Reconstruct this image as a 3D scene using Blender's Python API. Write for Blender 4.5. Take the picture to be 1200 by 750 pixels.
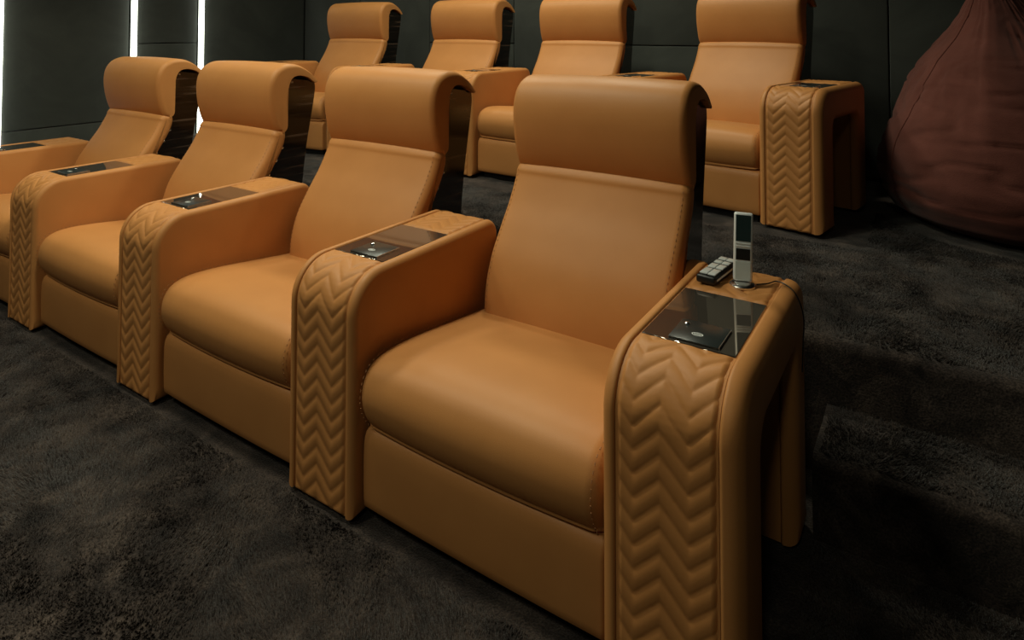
import bpy, bmesh, math, random
import numpy as np
from mathutils import Vector, Matrix, noise

for o in list(bpy.data.objects):
    bpy.data.objects.remove(o)
scene = bpy.context.scene
COL = scene.collection
R = math.radians

# ------------------------------------------------------------------ camera
cam_d = bpy.data.cameras.new('camera')
cam = bpy.data.objects.new('camera', cam_d)
COL.objects.link(cam)
cam.location = (0, 0, 1.2)
cam.rotation_euler = (R(90 + 1.763), 0, R(33.274))
cam_d.sensor_width = 36
cam_d.lens = 36 * 755.86 / 1200
cam_d.shift_y = -362.5 / 1200
cam_d.clip_start = 0.02
scene.camera = cam

# ------------------------------------------------------------------ world, exposure
world = bpy.data.worlds.new('world')
scene.world = world
world.use_nodes = True
bg = world.node_tree.nodes['Background']
bg.inputs[0].default_value = (0.9, 1.0, 0.95, 1)
bg.inputs[1].default_value = 0.004
vs = scene.view_settings
vs.view_transform = 'Standard'
vs.look = 'None'
vs.gamma = 1
vs.use_curve_mapping = False
vs.exposure = 0.0

# ceiling downlights and added fills (x, y, watts, cone degrees); each gets a fixture further down
CEIL = 2.95
DOWNLIGHTS = [
    (-1.70, 0.98, 82, 150), (-2.85, 0.98, 54, 150), (-3.75, 0.98, 16, 140),
    (-1.60, 2.92, 66, 155), (-2.60, 2.92, 54, 155), (-3.45, 2.92, 26, 155),
    (0.10, -1.10, 26, 150), (-2.05, -0.75, 58, 150), (-3.50, -0.60, 36, 150),  # unseen fill lights, added to brighten seat fronts, right-hand faces and floor
]
for dx, dy, watts, cone in DOWNLIGHTS:
    ld = bpy.data.lights.new('downlight_beam', 'SPOT')
    ld.energy = watts
    ld.color = (1.0, 0.99, 0.76)
    ld.spot_size = R(cone)
    ld.spot_blend = 0.7
    ld.shadow_soft_size = 0.14
    lo = bpy.data.objects.new('downlight_beam', ld)
    COL.objects.link(lo)
    lo.location = (dx, dy, CEIL - 0.06)

# ------------------------------------------------------------------ materials
def new_mat(name):
    m = bpy.data.materials.new(name)
    m.use_nodes = True
    nt = m.node_tree
    return m, nt, nt.nodes['Principled BSDF']

def node(nt, kind, **kw):
    n = nt.nodes.new(kind)
    for k, v in kw.items():
        if k in n.inputs:
            n.inputs[k].default_value = v
        else:
            setattr(n, k, v)
    return n

def coords(nt, scale=(1, 1, 1)):
    tc = nt.nodes.new('ShaderNodeTexCoord')
    mp = nt.nodes.new('ShaderNodeMapping')
    mp.inputs['Scale'].default_value = scale
    nt.links.new(tc.outputs['Object'], mp.inputs[0])
    return mp.outputs[0]

def ramp(nt, fac, stops):
    r = nt.nodes.new('ShaderNodeValToRGB')
    el = r.color_ramp.elements
    el[0].position, el[0].color = stops[0][0], (*stops[0][1], 1)
    el[1].position, el[1].color = stops[-1][0], (*stops[-1][1], 1)
    for p, c in stops[1:-1]:
        e = el.new(p)
        e.color = (*c, 1)
    nt.links.new(fac, r.inputs[0])
    return r.outputs[0]

def simple(name, col, rough=0.5, metal=0.0, coat=0.0, spec=0.5):
    m, nt, b = new_mat(name)
    b.inputs['Base Color'].default_value = (*col, 1)
    b.inputs['Roughness'].default_value = rough
    b.inputs['Metallic'].default_value = metal
    b.inputs['Coat Weight'].default_value = coat
    b.inputs['Specular IOR Level'].default_value = spec
    return m

def leather_mat(name, c1, c2, rough=0.46):
    m, nt, b = new_mat(name)
    v = coords(nt)
    n1 = node(nt, 'ShaderNodeTexNoise', Scale=7.0, Detail=4.0)
    nt.links.new(v, n1.inputs['Vector'])
    nt.links.new(ramp(nt, n1.outputs[0], [(0.3, c1), (0.75, c2)]), b.inputs['Base Color'])
    vo = node(nt, 'ShaderNodeTexVoronoi', Scale=420.0)
    vo.feature = 'DISTANCE_TO_EDGE'
    nt.links.new(v, vo.inputs['Vector'])
    n2 = node(nt, 'ShaderNodeTexNoise', Scale=28.0, Detail=3.0)
    nt.links.new(v, n2.inputs['Vector'])
    mx = node(nt, 'ShaderNodeMath', operation='MULTIPLY_ADD')
    nt.links.new(n2.outputs[0], mx.inputs[0])
    mx.inputs[1].default_value = 1.2
    nt.links.new(vo.outputs[0], mx.inputs[2])
    bp = node(nt, 'ShaderNodeBump', Strength=0.12, Distance=0.003)
    nt.links.new(mx.outputs[0], bp.inputs['Height'])
    nt.links.new(bp.outputs[0], b.inputs['Normal'])
    b.inputs['Roughness'].default_value = rough
    b.inputs['Specular IOR Level'].default_value = 0.28
    return m

LEATHER = leather_mat('tan_leather', (0.54, 0.230, 0.070), (0.59, 0.258, 0.081))

def wood_mat():
    m, nt, b = new_mat('macassar_ebony')
    v = coords(nt, (1.2, 1.2, 38))
    n1 = node(nt, 'ShaderNodeTexNoise', Scale=1.6, Detail=5.0, Distortion=0.4)
    nt.links.new(v, n1.inputs['Vector'])
    nt.links.new(ramp(nt, n1.outputs[0], [(0.42, (0.005, 0.003, 0.002)), (0.56, (0.012, 0.007, 0.005)),
                                          (0.66, (0.085, 0.055, 0.038))]), b.inputs['Base Color'])
    b.inputs['Roughness'].default_value = 0.12
    b.inputs['Coat Weight'].default_value = 0.6
    b.inputs['Coat Roughness'].default_value = 0.05
    return m
WOOD = wood_mat()
CHROME = simple('chrome', (0.88, 0.88, 0.87), 0.22, 1.0)
BLACK = simple('black_plastic', (0.008, 0.009, 0.009), 0.4)
LACQUER = simple('black_lacquer', (0.006, 0.005, 0.005), 0.12, 0, 0.5)
GLASS_TRAY = simple('smoked_mirror_glass', (0.33, 0.28, 0.23), 0.03, 0.88)
PLATE = simple('charcoal_plate', (0.018, 0.024, 0.024), 0.3)
WHITE = simple('white_print', (0.75, 0.78, 0.76), 0.5)
SILVER = simple('silver_plastic', (0.80, 0.83, 0.82), 0.3, 0.15)
SCREEN = simple('dark_screen', (0.025, 0.045, 0.045), 0.12)
PLINTH_BLACK = simple('plinth_black', (0.006, 0.005, 0.005), 0.8)  # the plinth's own matt black
THREAD = simple('tan_thread', (0.38, 0.17, 0.06), 0.7)

def carpet_mat():
    m, nt, b = new_mat('carpet')
    v = coords(nt)
    n1 = node(nt, 'ShaderNodeTexNoise', Scale=8.0, Detail=7.0, Roughness=0.66, Distortion=0.5)
    nt.links.new(v, n1.inputs['Vector'])
    n2 = node(nt, 'ShaderNodeTexNoise', Scale=210.0, Detail=4.0)
    nt.links.new(v, n2.inputs['Vector'])
    c1 = ramp(nt, n1.outputs[0], [(0.34, (0.0095, 0.0064, 0.0056)), (0.5, (0.034, 0.0245, 0.0207)), (0.66, (0.078, 0.057, 0.046))])
    c2 = ramp(nt, n2.outputs[0], [(0.3, (0.3, 0.3, 0.3)), (0.7, (1.5, 1.5, 1.5))])
    mx = nt.nodes.new('ShaderNodeMix')
    mx.data_type = 'RGBA'
    mx.blend_type = 'MULTIPLY'
    mx.inputs[0].default_value = 1
    nt.links.new(c1, mx.inputs[6])
    nt.links.new(c2, mx.inputs[7])
    nt.links.new(mx.outputs[2], b.inputs['Base Color'])
    bp = node(nt, 'ShaderNodeBump', Strength=0.5, Distance=0.008)
    nt.links.new(n2.outputs[0], bp.inputs['Height'])
    nt.links.new(bp.outputs[0], b.inputs['Normal'])
    b.inputs['Roughness'].default_value = 0.95
    b.inputs['Specular IOR Level'].default_value = 0.1
    b.inputs['Sheen Weight'].default_value = 0.15
    return m
CARPET = carpet_mat()

def fabric_mat(name, c1, c2, scale=3.0, sheen=0.3, bump=0.4, weave=350.0):
    m, nt, b = new_mat(name)
    v = coords(nt)
    n1 = node(nt, 'ShaderNodeTexNoise', Scale=scale, Detail=6.0, Roughness=0.6, Distortion=0.8)
    nt.links.new(v, n1.inputs['Vector'])
    nt.links.new(ramp(nt, n1.outputs[0], [(0.35, c1), (0.7, c2)]), b.inputs['Base Color'])
    n2 = node(nt, 'ShaderNodeTexNoise', Scale=weave, Detail=2.0)
    nt.links.new(v, n2.inputs['Vector'])
    bp = node(nt, 'ShaderNodeBump', Strength=bump, Distance=0.002)
    nt.links.new(n2.outputs[0], bp.inputs['Height'])
    nt.links.new(bp.outputs[0], b.inputs['Normal'])
    b.inputs['Roughness'].default_value = 0.9
    b.inputs['Sheen Weight'].default_value = sheen
    b.inputs['Specular IOR Level'].default_value = 0.2
    return m
WALL_FABRIC = fabric_mat('wall_suede', (0.038, 0.042, 0.037), (0.060, 0.065, 0.057), 2.2, 0.2)
WALL_BACKING = simple('wall_backing', (0.035, 0.038, 0.034), 0.9)
BEAN = fabric_mat('bean_bag_velvet', (0.115, 0.034, 0.024), (0.17, 0.054, 0.040), 5.0, 0.15, 0.5, 260.0)
CEILING = simple('ceiling_paint', (0.03, 0.03, 0.03), 0.9)

def emit_mat(name, col, strength):
    m, nt, b = new_mat(name)
    b.inputs['Base Color'].default_value = (0.8, 0.8, 0.8, 1)
    b.inputs['Emission Color'].default_value = (*col, 1)
    b.inputs['Emission Strength'].default_value = strength
    return m
LED = emit_mat('led_light', (0.96, 1.0, 0.86), 4.0)
LAMP_FACE = emit_mat('downlight_face', (1.0, 0.86, 0.62), 6.0)

# ------------------------------------------------------------------ mesh helpers
def link(name, me, mat, parent=None, loc=(0, 0, 0)):
    o = bpy.data.objects.new(name, me)
    COL.objects.link(o)
    if mat is not None and not me.materials:
        me.materials.append(mat)
    o.parent = parent
    o.location = loc
    return o

def finish(bm, name, smooth=True, angle=42):
    me = bpy.data.meshes.new(name)
    bmesh.ops.recalc_face_normals(bm, faces=bm.faces)
    bm.to_mesh(me)
    bm.free()
    if smooth:
        me.shade_smooth()
        me.set_sharp_from_angle(angle=R(angle))
    return me

def box_bm(x0, x1, y0, y1, z0, z1, bev=0.0, seg=2, bm=None):
    own = bm is None
    b2 = bmesh.new()
    bmesh.ops.create_cube(b2, size=1)
    for v in b2.verts:
        v.co = Vector((x0 + (v.co.x + .5) * (x1 - x0), y0 + (v.co.y + .5) * (y1 - y0), z0 + (v.co.z + .5) * (z1 - z0)))
    if bev > 0:
        bmesh.ops.bevel(b2, geom=list(b2.edges), offset=bev, segments=seg, profile=0.5, affect='EDGES', clamp_overlap=True)
    if own:
        return b2
    tmp = bpy.data.meshes.new('t')
    b2.to_mesh(tmp)
    b2.free()
    bm.from_mesh(tmp)
    bpy.data.meshes.remove(tmp)
    return bm

def box(name, x0, x1, y0, y1, z0, z1, mat, parent=None, bev=0.0, seg=2):
    return link(name, finish(box_bm(x0, x1, y0, y1, z0, z1, bev, seg), name), mat, parent)

def catmull(pts, n=8, closed=True):
    P = [np.array(p, float) for p in pts]
    out = []
    N = len(P)
    rng = range(N) if closed else range(N - 1)
    for i in rng:
        if closed:
            p0, p1, p2, p3 = P[(i - 1) % N], P[i], P[(i + 1) % N], P[(i + 2) % N]
        else:
            p0, p1, p2, p3 = P[max(i - 1, 0)], P[i], P[i + 1], P[min(i + 2, N - 1)]
        for k in range(n):
            t = k / n
            out.append(0.5 * ((2 * p1) + (-p0 + p2) * t + (2 * p0 - 5 * p1 + 4 * p2 - p3) * t * t + (-p0 + 3 * p1 - 3 * p2 + p3) * t ** 3))
    if not closed:
        out.append(P[-1])
    return np.array(out)

def poly_normals(P):
    """outward normals of a closed 2-D loop"""
    nx, pv = np.roll(P, -1, 0), np.roll(P, 1, 0)
    e1, e2 = P - pv, nx - P
    def nrm(e):
        n = np.stack([e[:, 1], -e[:, 0]], 1)
        return n / np.maximum(np.linalg.norm(n, axis=1, keepdims=True), 1e-9)
    n = nrm(e1) + nrm(e2)
    n /= np.maximum(np.linalg.norm(n, axis=1, keepdims=True), 1e-9)
    area = 0.5 * np.sum(P[:, 0] * nx[:, 1] - nx[:, 0] * P[:, 1])
    return n if area > 0 else -n

def loft(P, stations):
    """closed (y, z) profile lofted along x; stations are (x, inset)"""
    P = np.asarray(P)
    Nn = poly_normals(P)
    bm = bmesh.new()
    rings = []
    for x, d in stations:
        Q = P - Nn * (d[:, None] if isinstance(d, np.ndarray) else d)
        rings.append([bm.verts.new((x, q[0], q[1])) for q in Q])
    n = len(P)
    for a, b in zip(rings[:-1], rings[1:]):
        for i in range(n):
            j = (i + 1) % n
            bm.faces.new((a[i], a[j], b[j], b[i]))
    bm.faces.new(rings[0])
    bm.faces.new(list(reversed(rings[-1])))
    return bm

def round_stations(x0, x1, r, crown=0.0, mid=9, k=6):
    hw, xc = (x1 - x0) / 2, (x0 + x1) / 2
    st = []
    for i in range(k + 1):
        a = (i / k) * math.pi / 2
        st.append((x0 + r * (1 - math.cos(a)), r * (1 - math.sin(a))))
    inner = [(x0 + r + (x1 - x0 - 2 * r) * i / (mid + 1), 0.0) for i in range(1, mid + 1)]
    mirror = [(2 * xc - x, d) for x, d in reversed(st)]
    out = []
    for x, d in st + inner + mirror:
        t = abs(x - xc) / hw
        out.append((x, d - crown * (1 - t ** 2.2)))
    return out

def cover_stations(xin, xout, ri, ro):
    sg = 1 if xout > xin else -1
    st = []
    for i in range(4):
        a = i / 3 * math.pi / 2
        st.append((xin + sg * ri * (1 - math.cos(a)), ri * (1 - math.sin(a))))
    for i in range(8):
        a = (1 - i / 7) * math.pi / 2
        st.append((xout - sg * ro * (1 - math.cos(a)), ro * (1 - math.sin(a))))
    return st if sg > 0 else list(reversed(st))

def tube(path, r, seg=8, closed=False):
    bm = bmesh.new()
    path = [Vector(p) for p in path]
    rings = []
    n = len(path)
    prev = None
    for i, p in enumerate(path):
        if closed:
            t = (path[(i + 1) % n] - path[i - 1]).normalized()
        else:
            t = (path[min(i + 1, n - 1)] - path[max(i - 1, 0)]).normalized()
        if prev is None:
            a = t.orthogonal().normalized()
        else:
            a = (prev - t * prev.dot(t)).normalized()
        prev = a
        b = t.cross(a)
        rings.append([bm.verts.new(p + a * (r * math.cos(2 * math.pi * k / seg)) + b * (r * math.sin(2 * math.pi * k / seg))) for k in range(seg)])
    for i in range(n if closed else n - 1):
        A, B = rings[i], rings[(i + 1) % n]
        for k in range(seg):
            bm.faces.new((A[k], A[(k + 1) % seg], B[(k + 1) % seg], B[k]))
    if not closed:
        bm.faces.new(list(reversed(rings[0])))
        bm.faces.new(rings[-1])
    return bm

def lathe(profile, seg=24):
    bm = bmesh.new()
    rings = []
    for r, z in profile:
        rings.append([bm.verts.new((r * math.cos(2 * math.pi * k / seg), r * math.sin(2 * math.pi * k / seg), z)) for k in range(seg)])
    for A, B in zip(rings[:-1], rings[1:]):
        for k in range(seg):
            bm.faces.new((A[k], A[(k + 1) % seg], B[(k + 1) % seg], B[k]))
    bm.faces.new(list(reversed(rings[0])))
    bm.faces.new(rings[-1])
    return bm

def thing(name, label, cat, loc=(0, 0, 0), rz=0.0, group=None):
    o = bpy.data.objects.new(name, None)
    o.empty_display_size = 0.1
    COL.objects.link(o)
    o.location = loc
    o.rotation_euler = (0, 0, rz)
    tag(o, label, cat, group)
    return o

def tag(o, label, cat, group=None):
    o['label'] = label
    o['category'] = cat
    if group:
        o['group'] = group

def structure(o):
    o['kind'] = 'structure'
    return o

def copy_tree(o, parent=None):
    c = o.copy()
    COL.objects.link(c)
    c.parent = parent
    for ch in list(o.children):
        copy_tree(ch, c)
    return c

# ------------------------------------------------------------------ measurements (metres)
PITCH = 0.905          # seat spacing
AW = 0.246             # armrest width
HALF = (PITCH - AW) / 2
PLAT = 0.362          # back row platform height
STEP = 0.19
FLOOR_FRONT = 1.1206   # front plane of the front row
WX, WY = -5.10, 4.12   # left wall, back wall
RX, FY = 1.45, -2.6
BEAN_AT = (0.300, 3.525)

# ------------------------------------------------------------------ room shell
def pile_grid(name, x0, x1, y0, y1, z, step, amp, parent=None):
    nx, ny = max(2, int((x1 - x0) / step)), max(2, int((y1 - y0) / step))
    verts, faces = [], []
    for j in range(ny + 1):
        for i in range(nx + 1):
            x, y = x0 + (x1 - x0) * i / nx, y0 + (y1 - y0) * j / ny
            e = min(1, i, nx - i, j, ny - j)
            h = amp * e * (noise.noise(Vector((x * 9, y * 9, z))) + 0.8 * noise.noise(Vector((x * 38, y * 38, 3 + z))))
            verts.append((x, y, z + h))
    for j in range(ny):
        for i in range(nx):
            a = j * (nx + 1) + i
            faces.append((a, a + 1, a + nx + 2, a + nx + 1))
    me = bpy.data.meshes.new(name)
    me.from_pydata(verts, [], faces)
    me.shade_smooth()
    return link(name, me, CARPET, parent)

def slab(name, x0, x1, y0, y1, z0, z1, bev):
    """carpeted block: finely divided so its edges look soft and uneven"""
    r = bev
    prof = [(y0, z0), (y0, z1 - r)]
    for k in range(1, 7):
        a = k / 6 * math.pi / 2
        prof.append((y0 + r - r * math.cos(a), z1 - r + r * math.sin(a)))
    ny = int((y1 - y0) / 0.03)
    for k in range(1, ny + 1):
        prof.append((y0 + r + (y1 - y0 - r) * k / ny, z1))
    # subdivide riser
    riser = [(y0, z0 + (z1 - r - z0) * k / 8) for k in range(9)]
    prof = riser + prof[2:]
    nx = int((x1 - x0) / 0.03)
    verts, faces = [], []
    for i in range(nx + 1):
        x = x0 + (x1 - x0) * i / nx
        for (y, z) in prof:
            h = 0.006 * noise.noise(Vector((x * 11, y * 11, z * 11))) + 0.004 * noise.noise(Vector((x * 41, y * 41, z * 41)))
            up = z > z0 + 0.02
            back = y > y1 - 0.01
            dz = h if up and not back else 0
            verts.append((x, y + (h if up and z < z1 - 0.001 else 0), z + dz))
    m = len(prof)
    for i in range(nx):
        for k in range(m - 1):
            a = i * m + k
            faces.append((a, a + m, a + m + 1, a + 1))
    # sides and back, so that the block is closed
    n0 = len(verts)
    for x in (x0, x1):
        verts += [(x, y1, z0)]
    faces.append(tuple(list(range(m)) + [n0]))
    faces.append(tuple([n0 + 1] + [nx * m + k for k in reversed(range(m))]))
    faces.append((n0, m - 1, nx * m + m - 1, n0 + 1))
    me = bpy.data.meshes.new(name)
    me.from_pydata(verts, [], faces)
    me.shade_smooth()
    me.set_sharp_from_angle(angle=R(60))
    return structure(link(name, me, CARPET))

floor = structure(pile_grid('floor', WX, RX, FY, 1.97, 0.0, 0.028, 0.004))
slab('floor_platform', WX, RX, 1.955, WY, 0.0, PLAT, 0.03)
slab('floor_step', -0.262, RX, 1.695, 1.955, 0.0, STEP, 0.03)

def pile(name, label, rects, z, seed, spacing=0.0056):
    """tufts of cut pile whose lean follows a slow noise field, as a trodden carpet's does"""
    rng = np.random.default_rng(seed)
    P = []
    for (xa, xb, ya, yb) in rects:
        n = int((xb - xa) * (yb - ya) / spacing ** 2)
        P.append(np.stack([rng.uniform(xa, xb, n), rng.uniform(ya, yb, n)], 1))
    P = np.vstack(P)
    P = P[np.hypot(P[:, 0] - BEAN_AT[0], P[:, 1] - BEAN_AT[1]) > .53]     # none under the bean bag
    n = len(P)
    def field(k, f):
        ph = np.random.default_rng(k)
        out = np.zeros(n)
        for _ in range(14):
            w = ph.normal(0, f, 2)
            out += np.sin(P @ w + ph.uniform(0, 6.28))
        return out / 3.2
    lx = .0058 * field(seed + 1, 8) + .0036 * field(seed + 3, 30) + rng.normal(0, .0022, n)
    ly = .0058 * field(seed + 2, 8) + .0036 * field(seed + 4, 30) + rng.normal(0, .0022, n)
    h = rng.uniform(.0075, .0125, n)
    r = rng.uniform(.0022, .0036, n)
    a0 = rng.uniform(0, 6.28, n)
    V = np.empty((n, 4, 3))
    for k in range(3):
        a = a0 + k * 2.0944
        V[:, k, 0] = P[:, 0] + r * np.cos(a)
        V[:, k, 1] = P[:, 1] + r * np.sin(a)
        V[:, k, 2] = z - .003
    V[:, 3, 0] = P[:, 0] + lx
    V[:, 3, 1] = P[:, 1] + ly
    V[:, 3, 2] = z + h
    base = np.arange(n)[:, None] * 4
    F = np.concatenate([base + np.array([0, 1, 3]), base + np.array([1, 2, 3]), base + np.array([2, 0, 3])], 1).reshape(-1)
    me = bpy.data.meshes.new(name)
    me.vertices.add(n * 4)
    me.vertices.foreach_set('co', V.reshape(-1))
    me.loops.add(n * 9)
    me.loops.foreach_set('vertex_index', F)
    me.polygons.add(n * 3)
    me.polygons.foreach_set('loop_start', np.arange(n * 3) * 3)
    me.update(calc_edges=True)
    me.validate()
    o = link(name, me, CARPET)
    o['kind'] = 'stuff'
    tag(o, label, 'carpet')
    return o
pile('carpet_pile', 'dark brown mottled carpet pile on the floor before the front row', [(-4.6, -0.26, -0.10, 1.116), (-0.26, 0.80, -0.10, 1.685)], 0.0, 5)
pile('carpet_pile', 'dark brown carpet pile on the raised platform of the back row', [(-0.75, -0.24, 1.985, 2.80), (-0.24, 1.40, 1.985, 3.4), (-4.3, -0.75, 2.02, 2.80)], PLAT, 11)
pile('carpet_pile', 'dark brown carpet pile on the step beside the front row', [(-0.25, 1.40, 1.72, 1.95)], STEP, 17)

wall_left = structure(box('wall_left', WX - 0.12, WX, FY, WY, 0, 3.0, WALL_BACKING))
wall_back = structure(box('wall_back', WX - 0.12, RX + 0.12, WY, WY + 0.12, 0, 3.0, WALL_BACKING))
wall_right = structure(box('wall_right', RX, RX + 0.12, FY, WY, 0, 3.0, WALL_BACKING))
wall_front = structure(box('wall_front', WX - 0.12, RX + 0.12, FY - 0.12, FY, 0, 3.0, WALL_BACKING))
ceiling = structure(box('ceiling', WX - 0.12, RX + 0.12, FY - 0.12, WY + 0.12, 3.0, 3.1, CEILING))

def wall_panel(parent, x0, x1, y0, y1, z0, z1):
    return box('panel', x0, x1, y0, y1, z0, z1, WALL_FABRIC, parent, 0.008, 2)

PT = 0.045
GAP = 0.006
STRIPS = [1.665, 2.50, 3.033]
CH = 0.03    # half width of a light channel
def left_bay(y0, y1, splits):
    zs = [0.02] + splits + [2.98]
    for za, zb in zip(zs[:-1], zs[1:]):
        wall_panel(wall_left, WX, WX + PT, y0, y1, za + GAP / 2, zb - GAP / 2)
left_bay(-0.2, 1.05, [0.54])
left_bay(1.15, STRIPS[0] - CH, [1.10])
left_bay(STRIPS[0] + CH, STRIPS[1] - CH, [0.54])
left_bay(STRIPS[1] + CH, STRIPS[2] - CH, [0.54, 1.10, 1.66])
left_bay(STRIPS[2] + CH, WY - PT - 0.004, [0.54])
xs = [WX + PT + 0.004, -4.30, -3.49, -2.66, -1.78, -1.24, -0.214, 0.62, RX]
for i, (xa, xb) in enumerate(zip(xs[:-1], xs[1:])):
    splits = [1.10] if i in (2, 4) else []
    zs = [PLAT + 0.02] + splits + [2.98]
    for za, zb in zip(zs[:-1], zs[1:]):
        wall_panel(wall_back, xa + GAP / 2, xb - GAP / 2, WY - PT, WY, za + GAP / 2, zb - GAP / 2)

strip_labels = ['vertical white light strip at the outer side of the wide wall panel',
                'vertical white light strip between the wide and the narrow wall panel',
                'vertical white light strip between the narrow panel and the dark corner panel']
for y, lab in zip(STRIPS, strip_labels):
    t = thing('light_strip', lab, 'light strip', (WX, y, 0.02), 0, 'light strips on the side wall')
    box('channel', 0.0005, 0.040, -0.017, 0.017, 0.0, 2.95, CHROME, t, 0.002, 1)
    box('diffuser', 0.0405, 0.072, -0.017, 0.017, 0.0, 2.95, LED, t, 0.006, 3)

LAMP_LABELS = ['round recessed downlight above the second front-row recliner from the handset',
               'round recessed downlight above the third front-row recliner from the handset',
               'round recessed downlight above the fourth front-row recliner from the handset',
               'round recessed downlight before the second back-row recliner from the bean bag',
               'round recessed downlight before the third back-row recliner from the bean bag',
               'round recessed downlight before the fourth back-row recliner from the bean bag',
               'added fill light built as a round downlight over the open floor in line with the aisle step',
               'added fill light built as a round downlight over the open floor in front of the first recliners',
               'added fill light built as a round downlight over the open floor near the wall with light strips']
for k, (dx, dy, *_x) in enumerate(DOWNLIGHTS):
    t = thing('downlight', LAMP_LABELS[k], 'ceiling light', (dx, dy, CEIL - 0.03), 0, 'ceiling downlights')
    link('rim', finish(lathe([(0.062, 0.0), (0.075, 0.0), (0.078, 0.01), (0.075, 0.08), (0.062, 0.08)]), 'rim'), CHROME, t)
    link('diffuser', finish(lathe([(0.06, 0.035), (0.06, 0.04)]), 'diffuser'), LAMP_FACE, t)

# ------------------------------------------------------------------ recliner
def stitch_line(path, normal_off, size=(0.006, 0.0016), gap=2):
    bm = bmesh.new()
    for i in range(0, len(path) - 1, gap):
        a, b = Vector(path[i]), Vector(path[i + 1])
        mid, d = (a + b) / 2, (b - a)
        if d.length < 1e-6:
            continue
        d.normalize()
        q = d.to_track_quat('X', 'Z').to_matrix().to_4x4()
        M = Matrix.Translation(mid + Vector(normal_off)) @ q @ Matrix.Diagonal((size[0], size[1], size[1], 1))
        bmesh.ops.create_cube(bm, size=1, matrix=M)
    return bm

def resample(P, step):
    P = np.asarray(P, float)
    d = np.r_[0, np.cumsum(np.linalg.norm(np.diff(P, axis=0), axis=1))]
    n = max(2, int(d[-1] / step))
    t = np.linspace(0, d[-1], n)
    return np.stack([np.interp(t, d, P[:, i]) for i in range(P.shape[1])], 1)

WOOD_FRONT = [(.742, .988), (.727, .95), (.717, .89), (.719, .83), (.716, .77), (.700, .69), (.665, .63), (.628, .58), (.598, .52), (.572, .43), (.558, .33), (.552, .08)]
WOOD_REAR = [(.792, .08), (.800, .30), (.818, .51), (.836, .66), (.858, .78), (.875, .87), (.884, .93), (.880, .968)]

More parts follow.
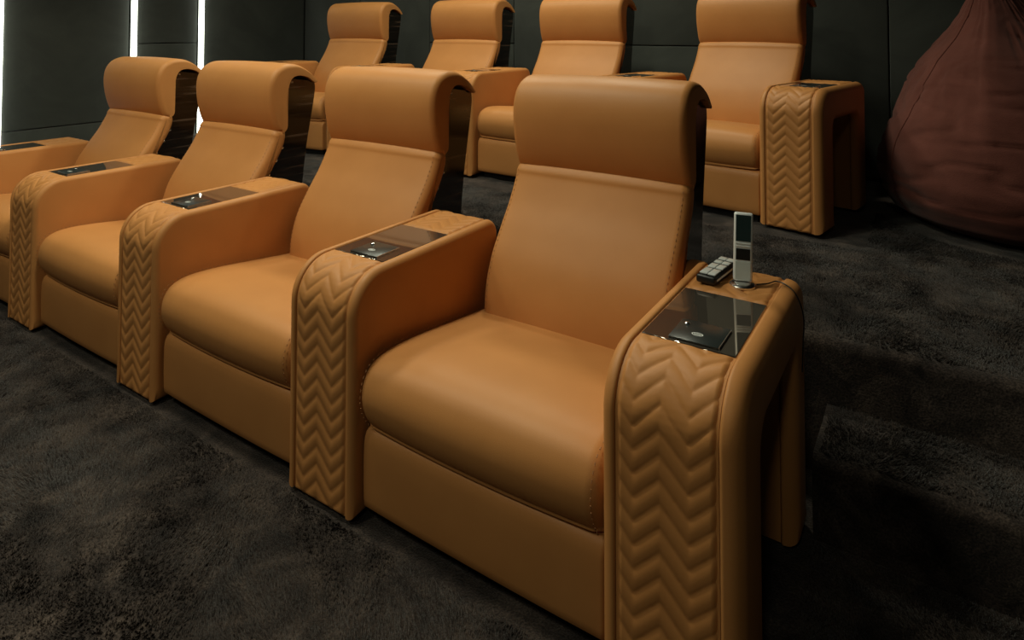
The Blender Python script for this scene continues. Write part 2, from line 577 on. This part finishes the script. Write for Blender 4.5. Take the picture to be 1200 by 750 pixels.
def make_recliner():
    root = thing('recliner_seat', 'tan leather recliner', 'recliner')
    # plinth and lower front
    box('plinth', -HALF + .03, HALF - .03, 0.06, 0.60, 0.0, 0.036, PLINTH_BLACK, root)
    P = [(.034, .036), (.028, .042), (.026, .06), (.025, .10), (.025, .15), (.026, .19), (.029, .206), (.035, .217), (.044, .224), (.056, .226),
         (.20, .226), (.40, .226), (.54, .226), (.549, .22), (.55, .20), (.55, .12), (.55, .05), (.545, .038), (.53, .036), (.28, .036)]
    link('front_panel', finish(loft(P, round_stations(-HALF + .006, HALF - .006, .010, 0.003, 7)), 'front_panel'), LEATHER, root)
    # seat cushion
    C = catmull([(.060, .229), (.034, .240), (.014, .270), (.006, .308), (.014, .348), (.040, .379), (.095, .393),
                 (.20, .388), (.36, .368), (.50, .350), (.560, .338), (.575, .300), (.565, .245), (.53, .229), (.28, .229)], 7)
    cu = link('seat_cushion', finish(loft(C, round_stations(-HALF + .004, HALF - .004, .035, 0.010, 11, 8)), 'seat_cushion'), LEATHER, root)
    # stitches on the cushion's end seams
    Q = resample(np.array([c for c in C[4:60]]), .007)
    for sx in (-1, 1):
        Nn = [(sx * (HALF - .022), q[0] - .0, q[1]) for q in Q]
        off = C.mean(0)
        Nn = [(x, y - .004 * (1 if y < .05 else 0), z + (.003 if z > .33 else 0)) for x, y, z in Nn]
        st = link('stitching', finish(stitch_line(Nn, (0, 0, 0)), 'stitching', False), THREAD, cu)
    # backrest pad
    F = [(.478, .300), (.472, .350), (.480, .430), (.508, .510), (.556, .585), (.610, .660), (.648, .728), (.656, .752)]
    B = [(.674, .768), (.702, .766), (.720, .745), (.712, .70), (.690, .655), (.652, .595), (.620, .54), (.592, .46), (.572, .36), (.560, .290), (.520, .28)]
    BP = catmull(F + B, 7)
    bk = link('backrest', finish(loft(BP, round_stations(-.289, .289, .026, 0.012, 11, 7)), 'backrest'), LEATHER, root)
    Q = resample(catmull(F, 8, False)[8:], .008)
    for sx in (-1, 1):
        path = [(sx * .272, q[0] - .0005, q[1] + .0005) for q in Q]
        link('stitching', finish(stitch_line(path, (0, 0, 0)), 'stitching', False), THREAD, bk)
    # headrest roll
    HP = catmull([(.694, .750), (.672, .762), (.654, .80), (.638, .865), (.632, .935), (.642, .99), (.672, 1.030), (.722, 1.050),
                  (.780, 1.046), (.832, 1.020), (.868, .988), (.884, .970), (.878, .960), (.860, .968), (.830, .988), (.790, .998), (.752, .992),
                  (.730, .962), (.719, .90), (.722, .83), (.722, .775), (.708, .756)], 6)
    wt = np.ones(len(HP))
    for i_, q in enumerate(HP):
        outer = i_ <= 11 * 6
        wt[i_] = (1.0 - .85 * min(1, max(0, (q[0] - .74) / .12))) if outer else 0.0
    hs = [(x, d * wt) for x, d in round_stations(-.288, .288, .022, 0.006, 9, 7)]
    hb = loft(HP, hs)
    bmesh.ops.triangulate(hb, faces=[f for f in hb.faces if len(f.verts) > 4], quad_method='BEAUTY', ngon_method='EAR_CLIP')
    link('headrest', finish(hb, 'headrest'), LEATHER, root)
    # back shell between the side panels
    front = catmull([(y + .012, z) for y, z in WOOD_FRONT], 5, False)
    rear = catmull([(y - .006, z) for y, z in WOOD_REAR], 5, False)
    SH = np.vstack([front, rear])
    SH = SH[SH[:, 1] < .972]
    link('back_shell', finish(loft(SH, [(-.2535, 0), (.2535, 0)]), 'back_shell'), LACQUER, root)
    # lacquered wood cheeks with chrome edge and studs
    fr = catmull(WOOD_FRONT, 6, False)
    rr = catmull(WOOD_REAR, 6, False)
    WP = np.vstack([fr, rr])
    for sx in (-1, 1):
        xa, xb = (.2545, .2725) if sx > 0 else (-.2725, -.2545)
        sp = link('side_panel', finish(loft(WP, [(xa, .002), (xa + .002, 0), (xb - .002, 0), (xb, .002)]), 'side_panel', True, 30), WOOD, root)
        link('chrome_trim', finish(tube([(sx * .2740, q[0] - .003, q[1]) for q in fr[:int(len(fr) * .86)]], .0032, 6), 'chrome_trim'), CHROME, sp)
        for (y, z) in [(.752, .970), (.706, .685), (.676, .634), (.640, .580)]:
            bm = lathe([(.0062, 0), (.0062, .002), (.0045, .005), (.001, .0062)], 12)
            M = Matrix.Translation((sx * .2725, y, z)) @ Matrix.Rotation(R(90 * sx), 4, 'Y')
            bmesh.ops.transform(bm, matrix=M, verts=bm.verts)
            link('stud', finish(bm, 'stud'), CHROME, sp)
        # padded wing beside the hip, behind the armrest
        W = catmull([(.60, .12), (.590, .30), (.590, .47), (.602, .535), (.635, .560), (.69, .558), (.725, .535), (.735, .48), (.735, .30), (.73, .12)], 5)
        x0, x1 = (.276, HALF - .004) if sx > 0 else (-HALF + .004, -.276)
        link('side_wing', finish(loft(W, round_stations(x0, x1, .012, 0, 2, 5)), 'side_wing'), LEATHER, root)
    return root

# ------------------------------------------------------------------ armrest
AH, AD, AR, AR2 = 0.594, 0.624, 0.105, 0.050

def arm_outline(inset=0.0, opening=False):
    pts = [(inset, .012)]
    for z in np.linspace(.05, AH - AR, 10):
        pts.append((inset, z))
    for k in range(1, 13):
        a = k / 12 * math.pi / 2
        pts.append((AR - (AR - inset) * math.cos(a), AH - AR + (AR - inset) * math.sin(a)))
    for y in np.linspace(AR + .04, AD - AR2 - .03, 9):
        pts.append((y, AH - inset))
    for k in range(0, 11):
        a = k / 10 * math.pi / 2
        pts.append((AD - AR2 + (AR2 - inset) * math.sin(a), AH - AR2 + (AR2 - inset) * math.cos(a)))
    for z in np.linspace(AH - AR2 - .04, .05, 8):
        pts.append((AD - inset, z))
    pts.append((AD - inset, .012))
    if opening:
        f, r, t, q = .158 - inset, AD - .125 + inset, .455 + inset, .035
        pts.append((r, .012))
        for z in np.linspace(.06, t - q - .02, 6):
            pts.append((r, z))
        for k in range(6):
            a = k / 5 * math.pi / 2
            pts.append((r - q + q * math.cos(a), t - q + q * math.sin(a)))
        for y in np.linspace(r - q - .03, f + q + .03, 6):
            pts.append((y, t))
        for k in range(6):
            a = k / 5 * math.pi / 2
            pts.append((f + q - q * math.sin(a), t - q + q * math.cos(a)))
        for z in np.linspace(t - q - .03, .06, 6):
            pts.append((f, z))
        pts.append((f, .012))
    else:
        for y in np.linspace(AD - .05, .05, 8):
            pts.append((y, .012))
    return np.array(pts)

QW = 0.186     # quilted width
TRAY0, TRAY1 = 0.130, 0.402

def quilt(path, name, s_off=0.0):
    """zigzag-quilted strip along a (y, z) path"""
    P = resample(path, .0034)
    d = np.r_[0, np.cumsum(np.linalg.norm(np.diff(P, axis=0), axis=1))]
    T = np.gradient(P, axis=0)
    T /= np.linalg.norm(T, axis=1, keepdims=True)
    Nn = np.stack([-T[:, 1], T[:, 0]], 1)
    NX = 58
    per, amp = 0.0425, 0.050
    knots_f, knots_v = [0, .18, .45, .735, 1.0], [.66, 0, 1, 0, .95]
    verts, faces = [], []
    L = d[-1]
    for i in range(len(P)):
        for j in range(NX + 1):
            f = j / NX
            zig = np.interp(f, knots_f, knots_v) * amp
            ph = (d[i] + s_off - zig) / per
            puff = abs(math.sin(math.pi * ph)) ** 0.40
            edge = min(1.0, min(f, 1 - f) / .05, min(d[i], L - d[i]) / .006 + .15)
            h = 0.0046 * puff * edge ** .5 - 0.004 * (1 - edge)
            q = P[i] + Nn[i] * h
            verts.append(((f - .5) * QW, q[0], q[1]))
    for i in range(len(P) - 1):
        for j in range(NX):
            a = i * (NX + 1) + j
            faces.append((a, a + 1, a + NX + 2, a + NX + 1))
    me = bpy.data.meshes.new(name)
    me.from_pydata(verts, [], faces)
    me.shade_smooth()
    return me

def make_armrest(open_side=0):
    root = thing('armrest', 'tan leather armrest', 'armrest')
    ins = .0055
    core = arm_outline(ins, bool(open_side))
    bm = loft(core, [(-QW / 2 - .002, 0), (QW / 2 + .002, 0)])
    link('core', finish(bm, 'core'), LEATHER, root)
    for sx in (-1, 1):
        op = open_side == sx
        O = arm_outline(0, op)
        st = cover_stations(sx * (QW / 2 + .0028), sx * (AW / 2 + (.012 if op else 0)), .006, .032 if op else .019)
        link('side_cover', finish(loft(O, st), 'side_cover', True, 50), LEATHER, root)
        if open_side == -sx:
            # dark gloss lining seen through the open side
            xi = -sx * (QW / 2 - .012)
            link('lining', box_me(sorted((sx * (QW / 2 - .004), sx * (QW / 2 - .016))), .14, AD - .115, .014, .47), LACQUER, root)
    # quilting: front and top up to the tray, then behind the tray
    o = arm_outline(ins - .001)
    n_arc = 11 + 12
    fp = [o[k] for k in range(0, n_arc)] + [(TRAY0 - .002, AH - ins + .001)]
    link('quilted_front', quilt(fp, 'quilted_front'), LEATHER, root)
    rp = [(TRAY1 + .003, AH - ins + .001)] + [p for p in o[n_arc:n_arc + 9 + 11] if p[0] > TRAY1 + .01] + [(AD - ins + .001, .44)]
    link('quilted_rear', quilt(rp, 'quilted_rear', .012), LEATHER, root)
    # smoked mirror tray
    tray = link('tray', finish(box_bm(-QW / 2, QW / 2, TRAY0, TRAY1, AH - .022, AH - .0030, .0015, 1), 'tray'), GLASS_TRAY, root)
    plate = link('control_plate', finish(box_bm(-.040, .058, TRAY0 + .008, .230, AH - .0029, AH + .001, .0012, 2), 'control_plate'), PLATE, root)
    # emblem: flat white oval with a bar, too small to read
    bm = bmesh.new()
    for ra, rb, zz in ((.0115, .0072, 0),):
        outer = [bm.verts.new((.008 + ra * math.cos(a), .172 + rb * math.sin(a), AH + .0013)) for a in np.linspace(0, 2 * math.pi, 25)[:-1]]
        inner = [bm.verts.new((.008 + (ra - .0022) * math.cos(a), .172 + (rb - .002) * math.sin(a), AH + .0013)) for a in np.linspace(0, 2 * math.pi, 25)[:-1]]
        for k in range(24):
            bm.faces.new((outer[k], outer[(k + 1) % 24], inner[(k + 1) % 24], inner[k]))
    box_bm(.001, .015, .1705, .1735, AH + .0011, AH + .0014, bm=bm)
    link('emblem', finish(bm, 'emblem', False), WHITE, plate)
    bm = lathe([(.0055, 0), (.0055, .0018), (.004, .0032), (.001, .0036)], 14)
    bmesh.ops.transform(bm, matrix=Matrix.Translation((-.024, .208, AH + .001)), verts=bm.verts)
    link('button', finish(bm, 'button'), CHROME, plate)
    link('edge_trim', finish(box_bm(.0585, .0605, TRAY0 + .010, .228, AH - .0029, AH + .0012), 'edge_trim', False), CHROME, plate)
    return root

def box_me(xr, y0, y1, z0, z1):
    return finish(box_bm(xr[0], xr[1], y0, y1, z0, z1, .002, 1), 'lining')

# ------------------------------------------------------------------ the two rows
X0 = -0.5377
seat_proto = make_recliner()
arm_mid = make_armrest(0)
arm_end = make_armrest(1)
used = set()
def place(proto, loc, rz, label, group):
    o = proto if id(proto) not in used else copy_tree(proto)
    used.add(id(proto))
    o.location = loc
    o.rotation_euler = (0, 0, rz)
    o['label'] = label
    o['group'] = group
    return o

G1S, G1A = 'front row recliners', 'front row armrests'
G2S, G2A = 'back row recliners', 'back row armrests'
front_labels = ['tan leather recliner in front row, first beside the armrest that holds the handset',
                'tan leather recliner in front row, second from the armrest that holds the handset',
                'tan leather recliner in front row, third from the armrest that holds the handset',
                'tan leather recliner in front row, fourth and farthest from the armrest with the handset']
for k in range(4):
    place(seat_proto, (X0 - k * PITCH - HALF, FLOOR_FRONT, 0), 0, front_labels[k], G1S)
arm_labels = ['chevron-quilted tan armrest at row end, with handset and remote standing on it',
              'chevron-quilted front-row armrest between first and second recliner from the handset',
              'chevron-quilted front-row armrest between second and third recliner from the handset',
              'chevron-quilted front-row armrest between third and fourth recliner from the handset',
              'tan front-row armrest at the far row end, nearest the wall with light strips']
for k in range(5):
    place(arm_end if k == 0 else arm_mid, (X0 - k * PITCH + AW / 2, FLOOR_FRONT, 0), 0, arm_labels[k], G1A)

back_labels = ['tan leather recliner in back row, first beside the bean bag',
               'tan leather recliner in back row, second from the bean bag',
               'tan leather recliner in back row, third from the bean bag',
               'tan leather recliner in back row, fourth and farthest from the bean bag']
ROW2 = [(-0.966, 2.955, -10.0), (-1.868, 2.951, -0.5), (-2.778, 2.932, -1.0), (-3.745, 2.872, 3.0)]
for (x, y, a), lab in zip(ROW2, back_labels):
    place(seat_proto, (x, y, PLAT + .004), R(a), lab, G2S)
def beside(i, side):
    x, y, a = ROW2[i]
    return (x + side * PITCH / 2 * math.cos(R(a)), y + side * PITCH / 2 * math.sin(R(a)), PLAT + .004), R(a)
back_arms = [(arm_end, *beside(0, 1), 'chevron-quilted back-row armrest with open side, facing the bean bag'),
             (arm_mid, *beside(0, -1), 'back-row armrest between first and second recliner from the bean bag'),
             (arm_mid, (-2.323, 2.940, PLAT + .004), R(-1), 'back-row armrest between second and third recliner from the bean bag'),
             (arm_mid, (-3.262, 2.910, PLAT + .004), R(1), 'back-row armrest between third and fourth recliner from the bean bag'),
             (arm_mid, *beside(3, -1), 'back-row armrest at the far row end, away from the bean bag')]
for proto, loc, rz, lab in back_arms:
    place(proto, loc, rz, lab, G2A)

# ------------------------------------------------------------------ bean bag
def make_bean_bag():
    prof = [(0.00, .30), (.012, .40), (.05, .475), (.12, .520), (.20, .535), (.30, .525), (.40, .500), (.50, .462), (.60, .410),
            (.70, .335), (.80, .230), (.90, .145), (.97, .100), (1.03, .062), (1.06, .045), (1.075, .015)]
    zz = np.array([p[0] for p in prof]); rr = np.array([p[1] for p in prof])
    NS, NT = 110, 144
    verts, faces = [], []
    t = np.linspace(0, 1, NS)
    d = np.r_[0, np.cumsum(np.hypot(np.diff(zz), np.diff(rr)))]
    d /= d[-1]
    RIDGE = R(-118)
    for i in range(NS):
        z = float(np.interp(t[i], d, zz)); r = float(np.interp(t[i], d, rr))
        lean = .07 * max(0, (z - .45) / .6) ** 1.3
        for k in range(NT):
            a = 2 * math.pi * k / NT
            up = max(0, min(1, (z - .35) / .45))
            # four cloth panels pulled up to the peak: flat faces between ridge folds
            b4 = ((a - RIDGE + math.pi / 4) % (math.pi / 2)) - math.pi / 4
            flat = math.cos(math.pi / 4) / math.cos(math.pi / 4 - abs(b4))
            rad = r * ((1 - .62 * up) + .62 * up * flat * 1.16)
            v = Vector((math.cos(a) * 1.4, math.sin(a) * 1.4, z * 2.4))
            rad *= 1 + .030 * noise.noise(v) + .012 * noise.noise(v * 3.1)
            # pull lines: shallow creases running around the body and into the peak
            w = noise.noise(Vector((math.cos(a) * 1.7, math.sin(a) * 1.7, z * 13)))
            rad *= 1 - .022 * max(0, .16 - abs(w)) / .16 * (1 if z > .12 else .3)
            w2 = noise.noise(Vector((math.cos(a) * 7, math.sin(a) * 7, z * 2.0 + 5)))
            rad *= 1 - .05 * up * max(0, .2 - abs(w2)) / .2
            verts.append((rad * math.cos(a) - lean * 1.4, rad * math.sin(a), max(0.0, z)))
    for i in range(NS - 1):
        for k in range(NT):
            a, b = i * NT + k, i * NT + (k + 1) % NT
            faces.append((a, b, b + NT, a + NT))
    faces.append(tuple(reversed(range(NT))))
    faces.append(tuple((NS - 1) * NT + k for k in range(NT)))
    me = bpy.data.meshes.new('bean_bag')
    me.from_pydata(verts, [], faces)
    me.shade_smooth()
    return me, verts, NS, NT
bean_me, bv, NS, NT = make_bean_bag()
bean = thing('bean_bag', 'large reddish brown velvet bean bag with gathered peak beside the back row', 'bean bag', (*BEAN_AT, PLAT + .006), R(12))
link('cover', bean_me, BEAN, bean)
for q in range(4):
    k = int(round(((-118 - 45 + 90 * q) % 360) / 360 * NT)) % NT
    path = [Vector(bv[i * NT + k]) for i in range(4, NS - 3, 2)]
    link('seam', finish(tube(path, .0045, 5), 'seam'), BEAN, bean)

# ------------------------------------------------------------------ handset, dock, remote, cable
AX = X0 + AW / 2
top = AH - .0018
hz = (AX + .021, FLOOR_FRONT + .478)
dock = thing('charging_dock', 'round chrome charging dock under the silver handset', 'dock', (hz[0], hz[1], top), R(19))
link('base', finish(lathe([(.026, 0), (.030, .002), (.030, .006), (.024, .011), (.008, .0125)], 28), 'base'), CHROME, dock)
link('cradle', finish(box_bm(-.019, .019, .0065, .017, .010, .034, .003, 2), 'cradle'), BLACK, dock)

hand = thing('handset', 'slim silver handset with dark screen standing upright on its dock', 'handset', (hz[0], hz[1], top + .0135), R(19))
hand.rotation_euler = (R(-5), R(2), R(19))
link('body', finish(box_bm(-.0215, .0215, -.008, .006, 0, .158, .005, 3), 'body'), SILVER, hand)
link('screen', finish(box_bm(-.0175, .0165, -.0088, -.0078, .092, .153, .0003, 1), 'screen', False), SCREEN, hand)
for z0 in (.079, .0855):
    link('soft_key', finish(box_bm(-.0175, .0165, -.0092, -.0078, z0, z0 + .0026, .0003, 1), 'soft_key', False), WHITE, hand)
link('touch_pad', finish(box_bm(-.0165, .0155, -.0088, -.0078, .049, .075, .0003, 1), 'touch_pad', False), BLACK, hand)
link('key_field', finish(box_bm(-.0175, .0165, -.0090, -.0078, .004, .046, .0003, 1), 'key_field', False), simple('pale_keys', (.60, .68, .66), .4), hand)

rem = thing('remote_control', 'chunky black remote control with silver keys lying beside the handset', 'remote control', (AX - .045, FLOOR_FRONT + .512, top + .0045), R(-6))
link('body', finish(box_bm(-.024, .024, -.082, .078, 0, .020, .006, 3), 'body'), BLACK, rem)
for i, (ya, yb) in enumerate([(-.070, -.030), (-.022, .008), (.018, .036), (.046, .066)]):
    for xa, xb in ((-.019, -.001), (.001, .019)):
        link('key', finish(box_bm(xa, xb, ya, yb, .019, .0225, .0012, 2), 'key'), SILVER, rem)
link('edge_strip', finish(box_bm(.0238, .0250, -.070, .066, .008, .0125), 'edge_strip', False), SILVER, rem)

cp = [(hz[0] + .030, hz[1] + .012, top + .007), (hz[0] + .05, hz[1] + .035, top + .006), (AX + .085, hz[1] + .06, top + .006),
      (AX + .108, hz[1] + .048, top + .007), (AX + .130, hz[1] + .035, top - .002), (AX + .142, hz[1] + .040, top - .03),
      (AX + .146, hz[1] + .055, top - .07), (AX + .143, hz[1] + .060, top - .12), (AX + .141, hz[1] + .055, top - .19)]
cb = link('charging_cable', finish(tube([tuple(q) for q in catmull(cp, 8, False)], .0016, 6), 'charging_cable'), BLACK)
tag(cb, 'thin dark charging cable trailing from the dock over the armrest edge', 'cable')
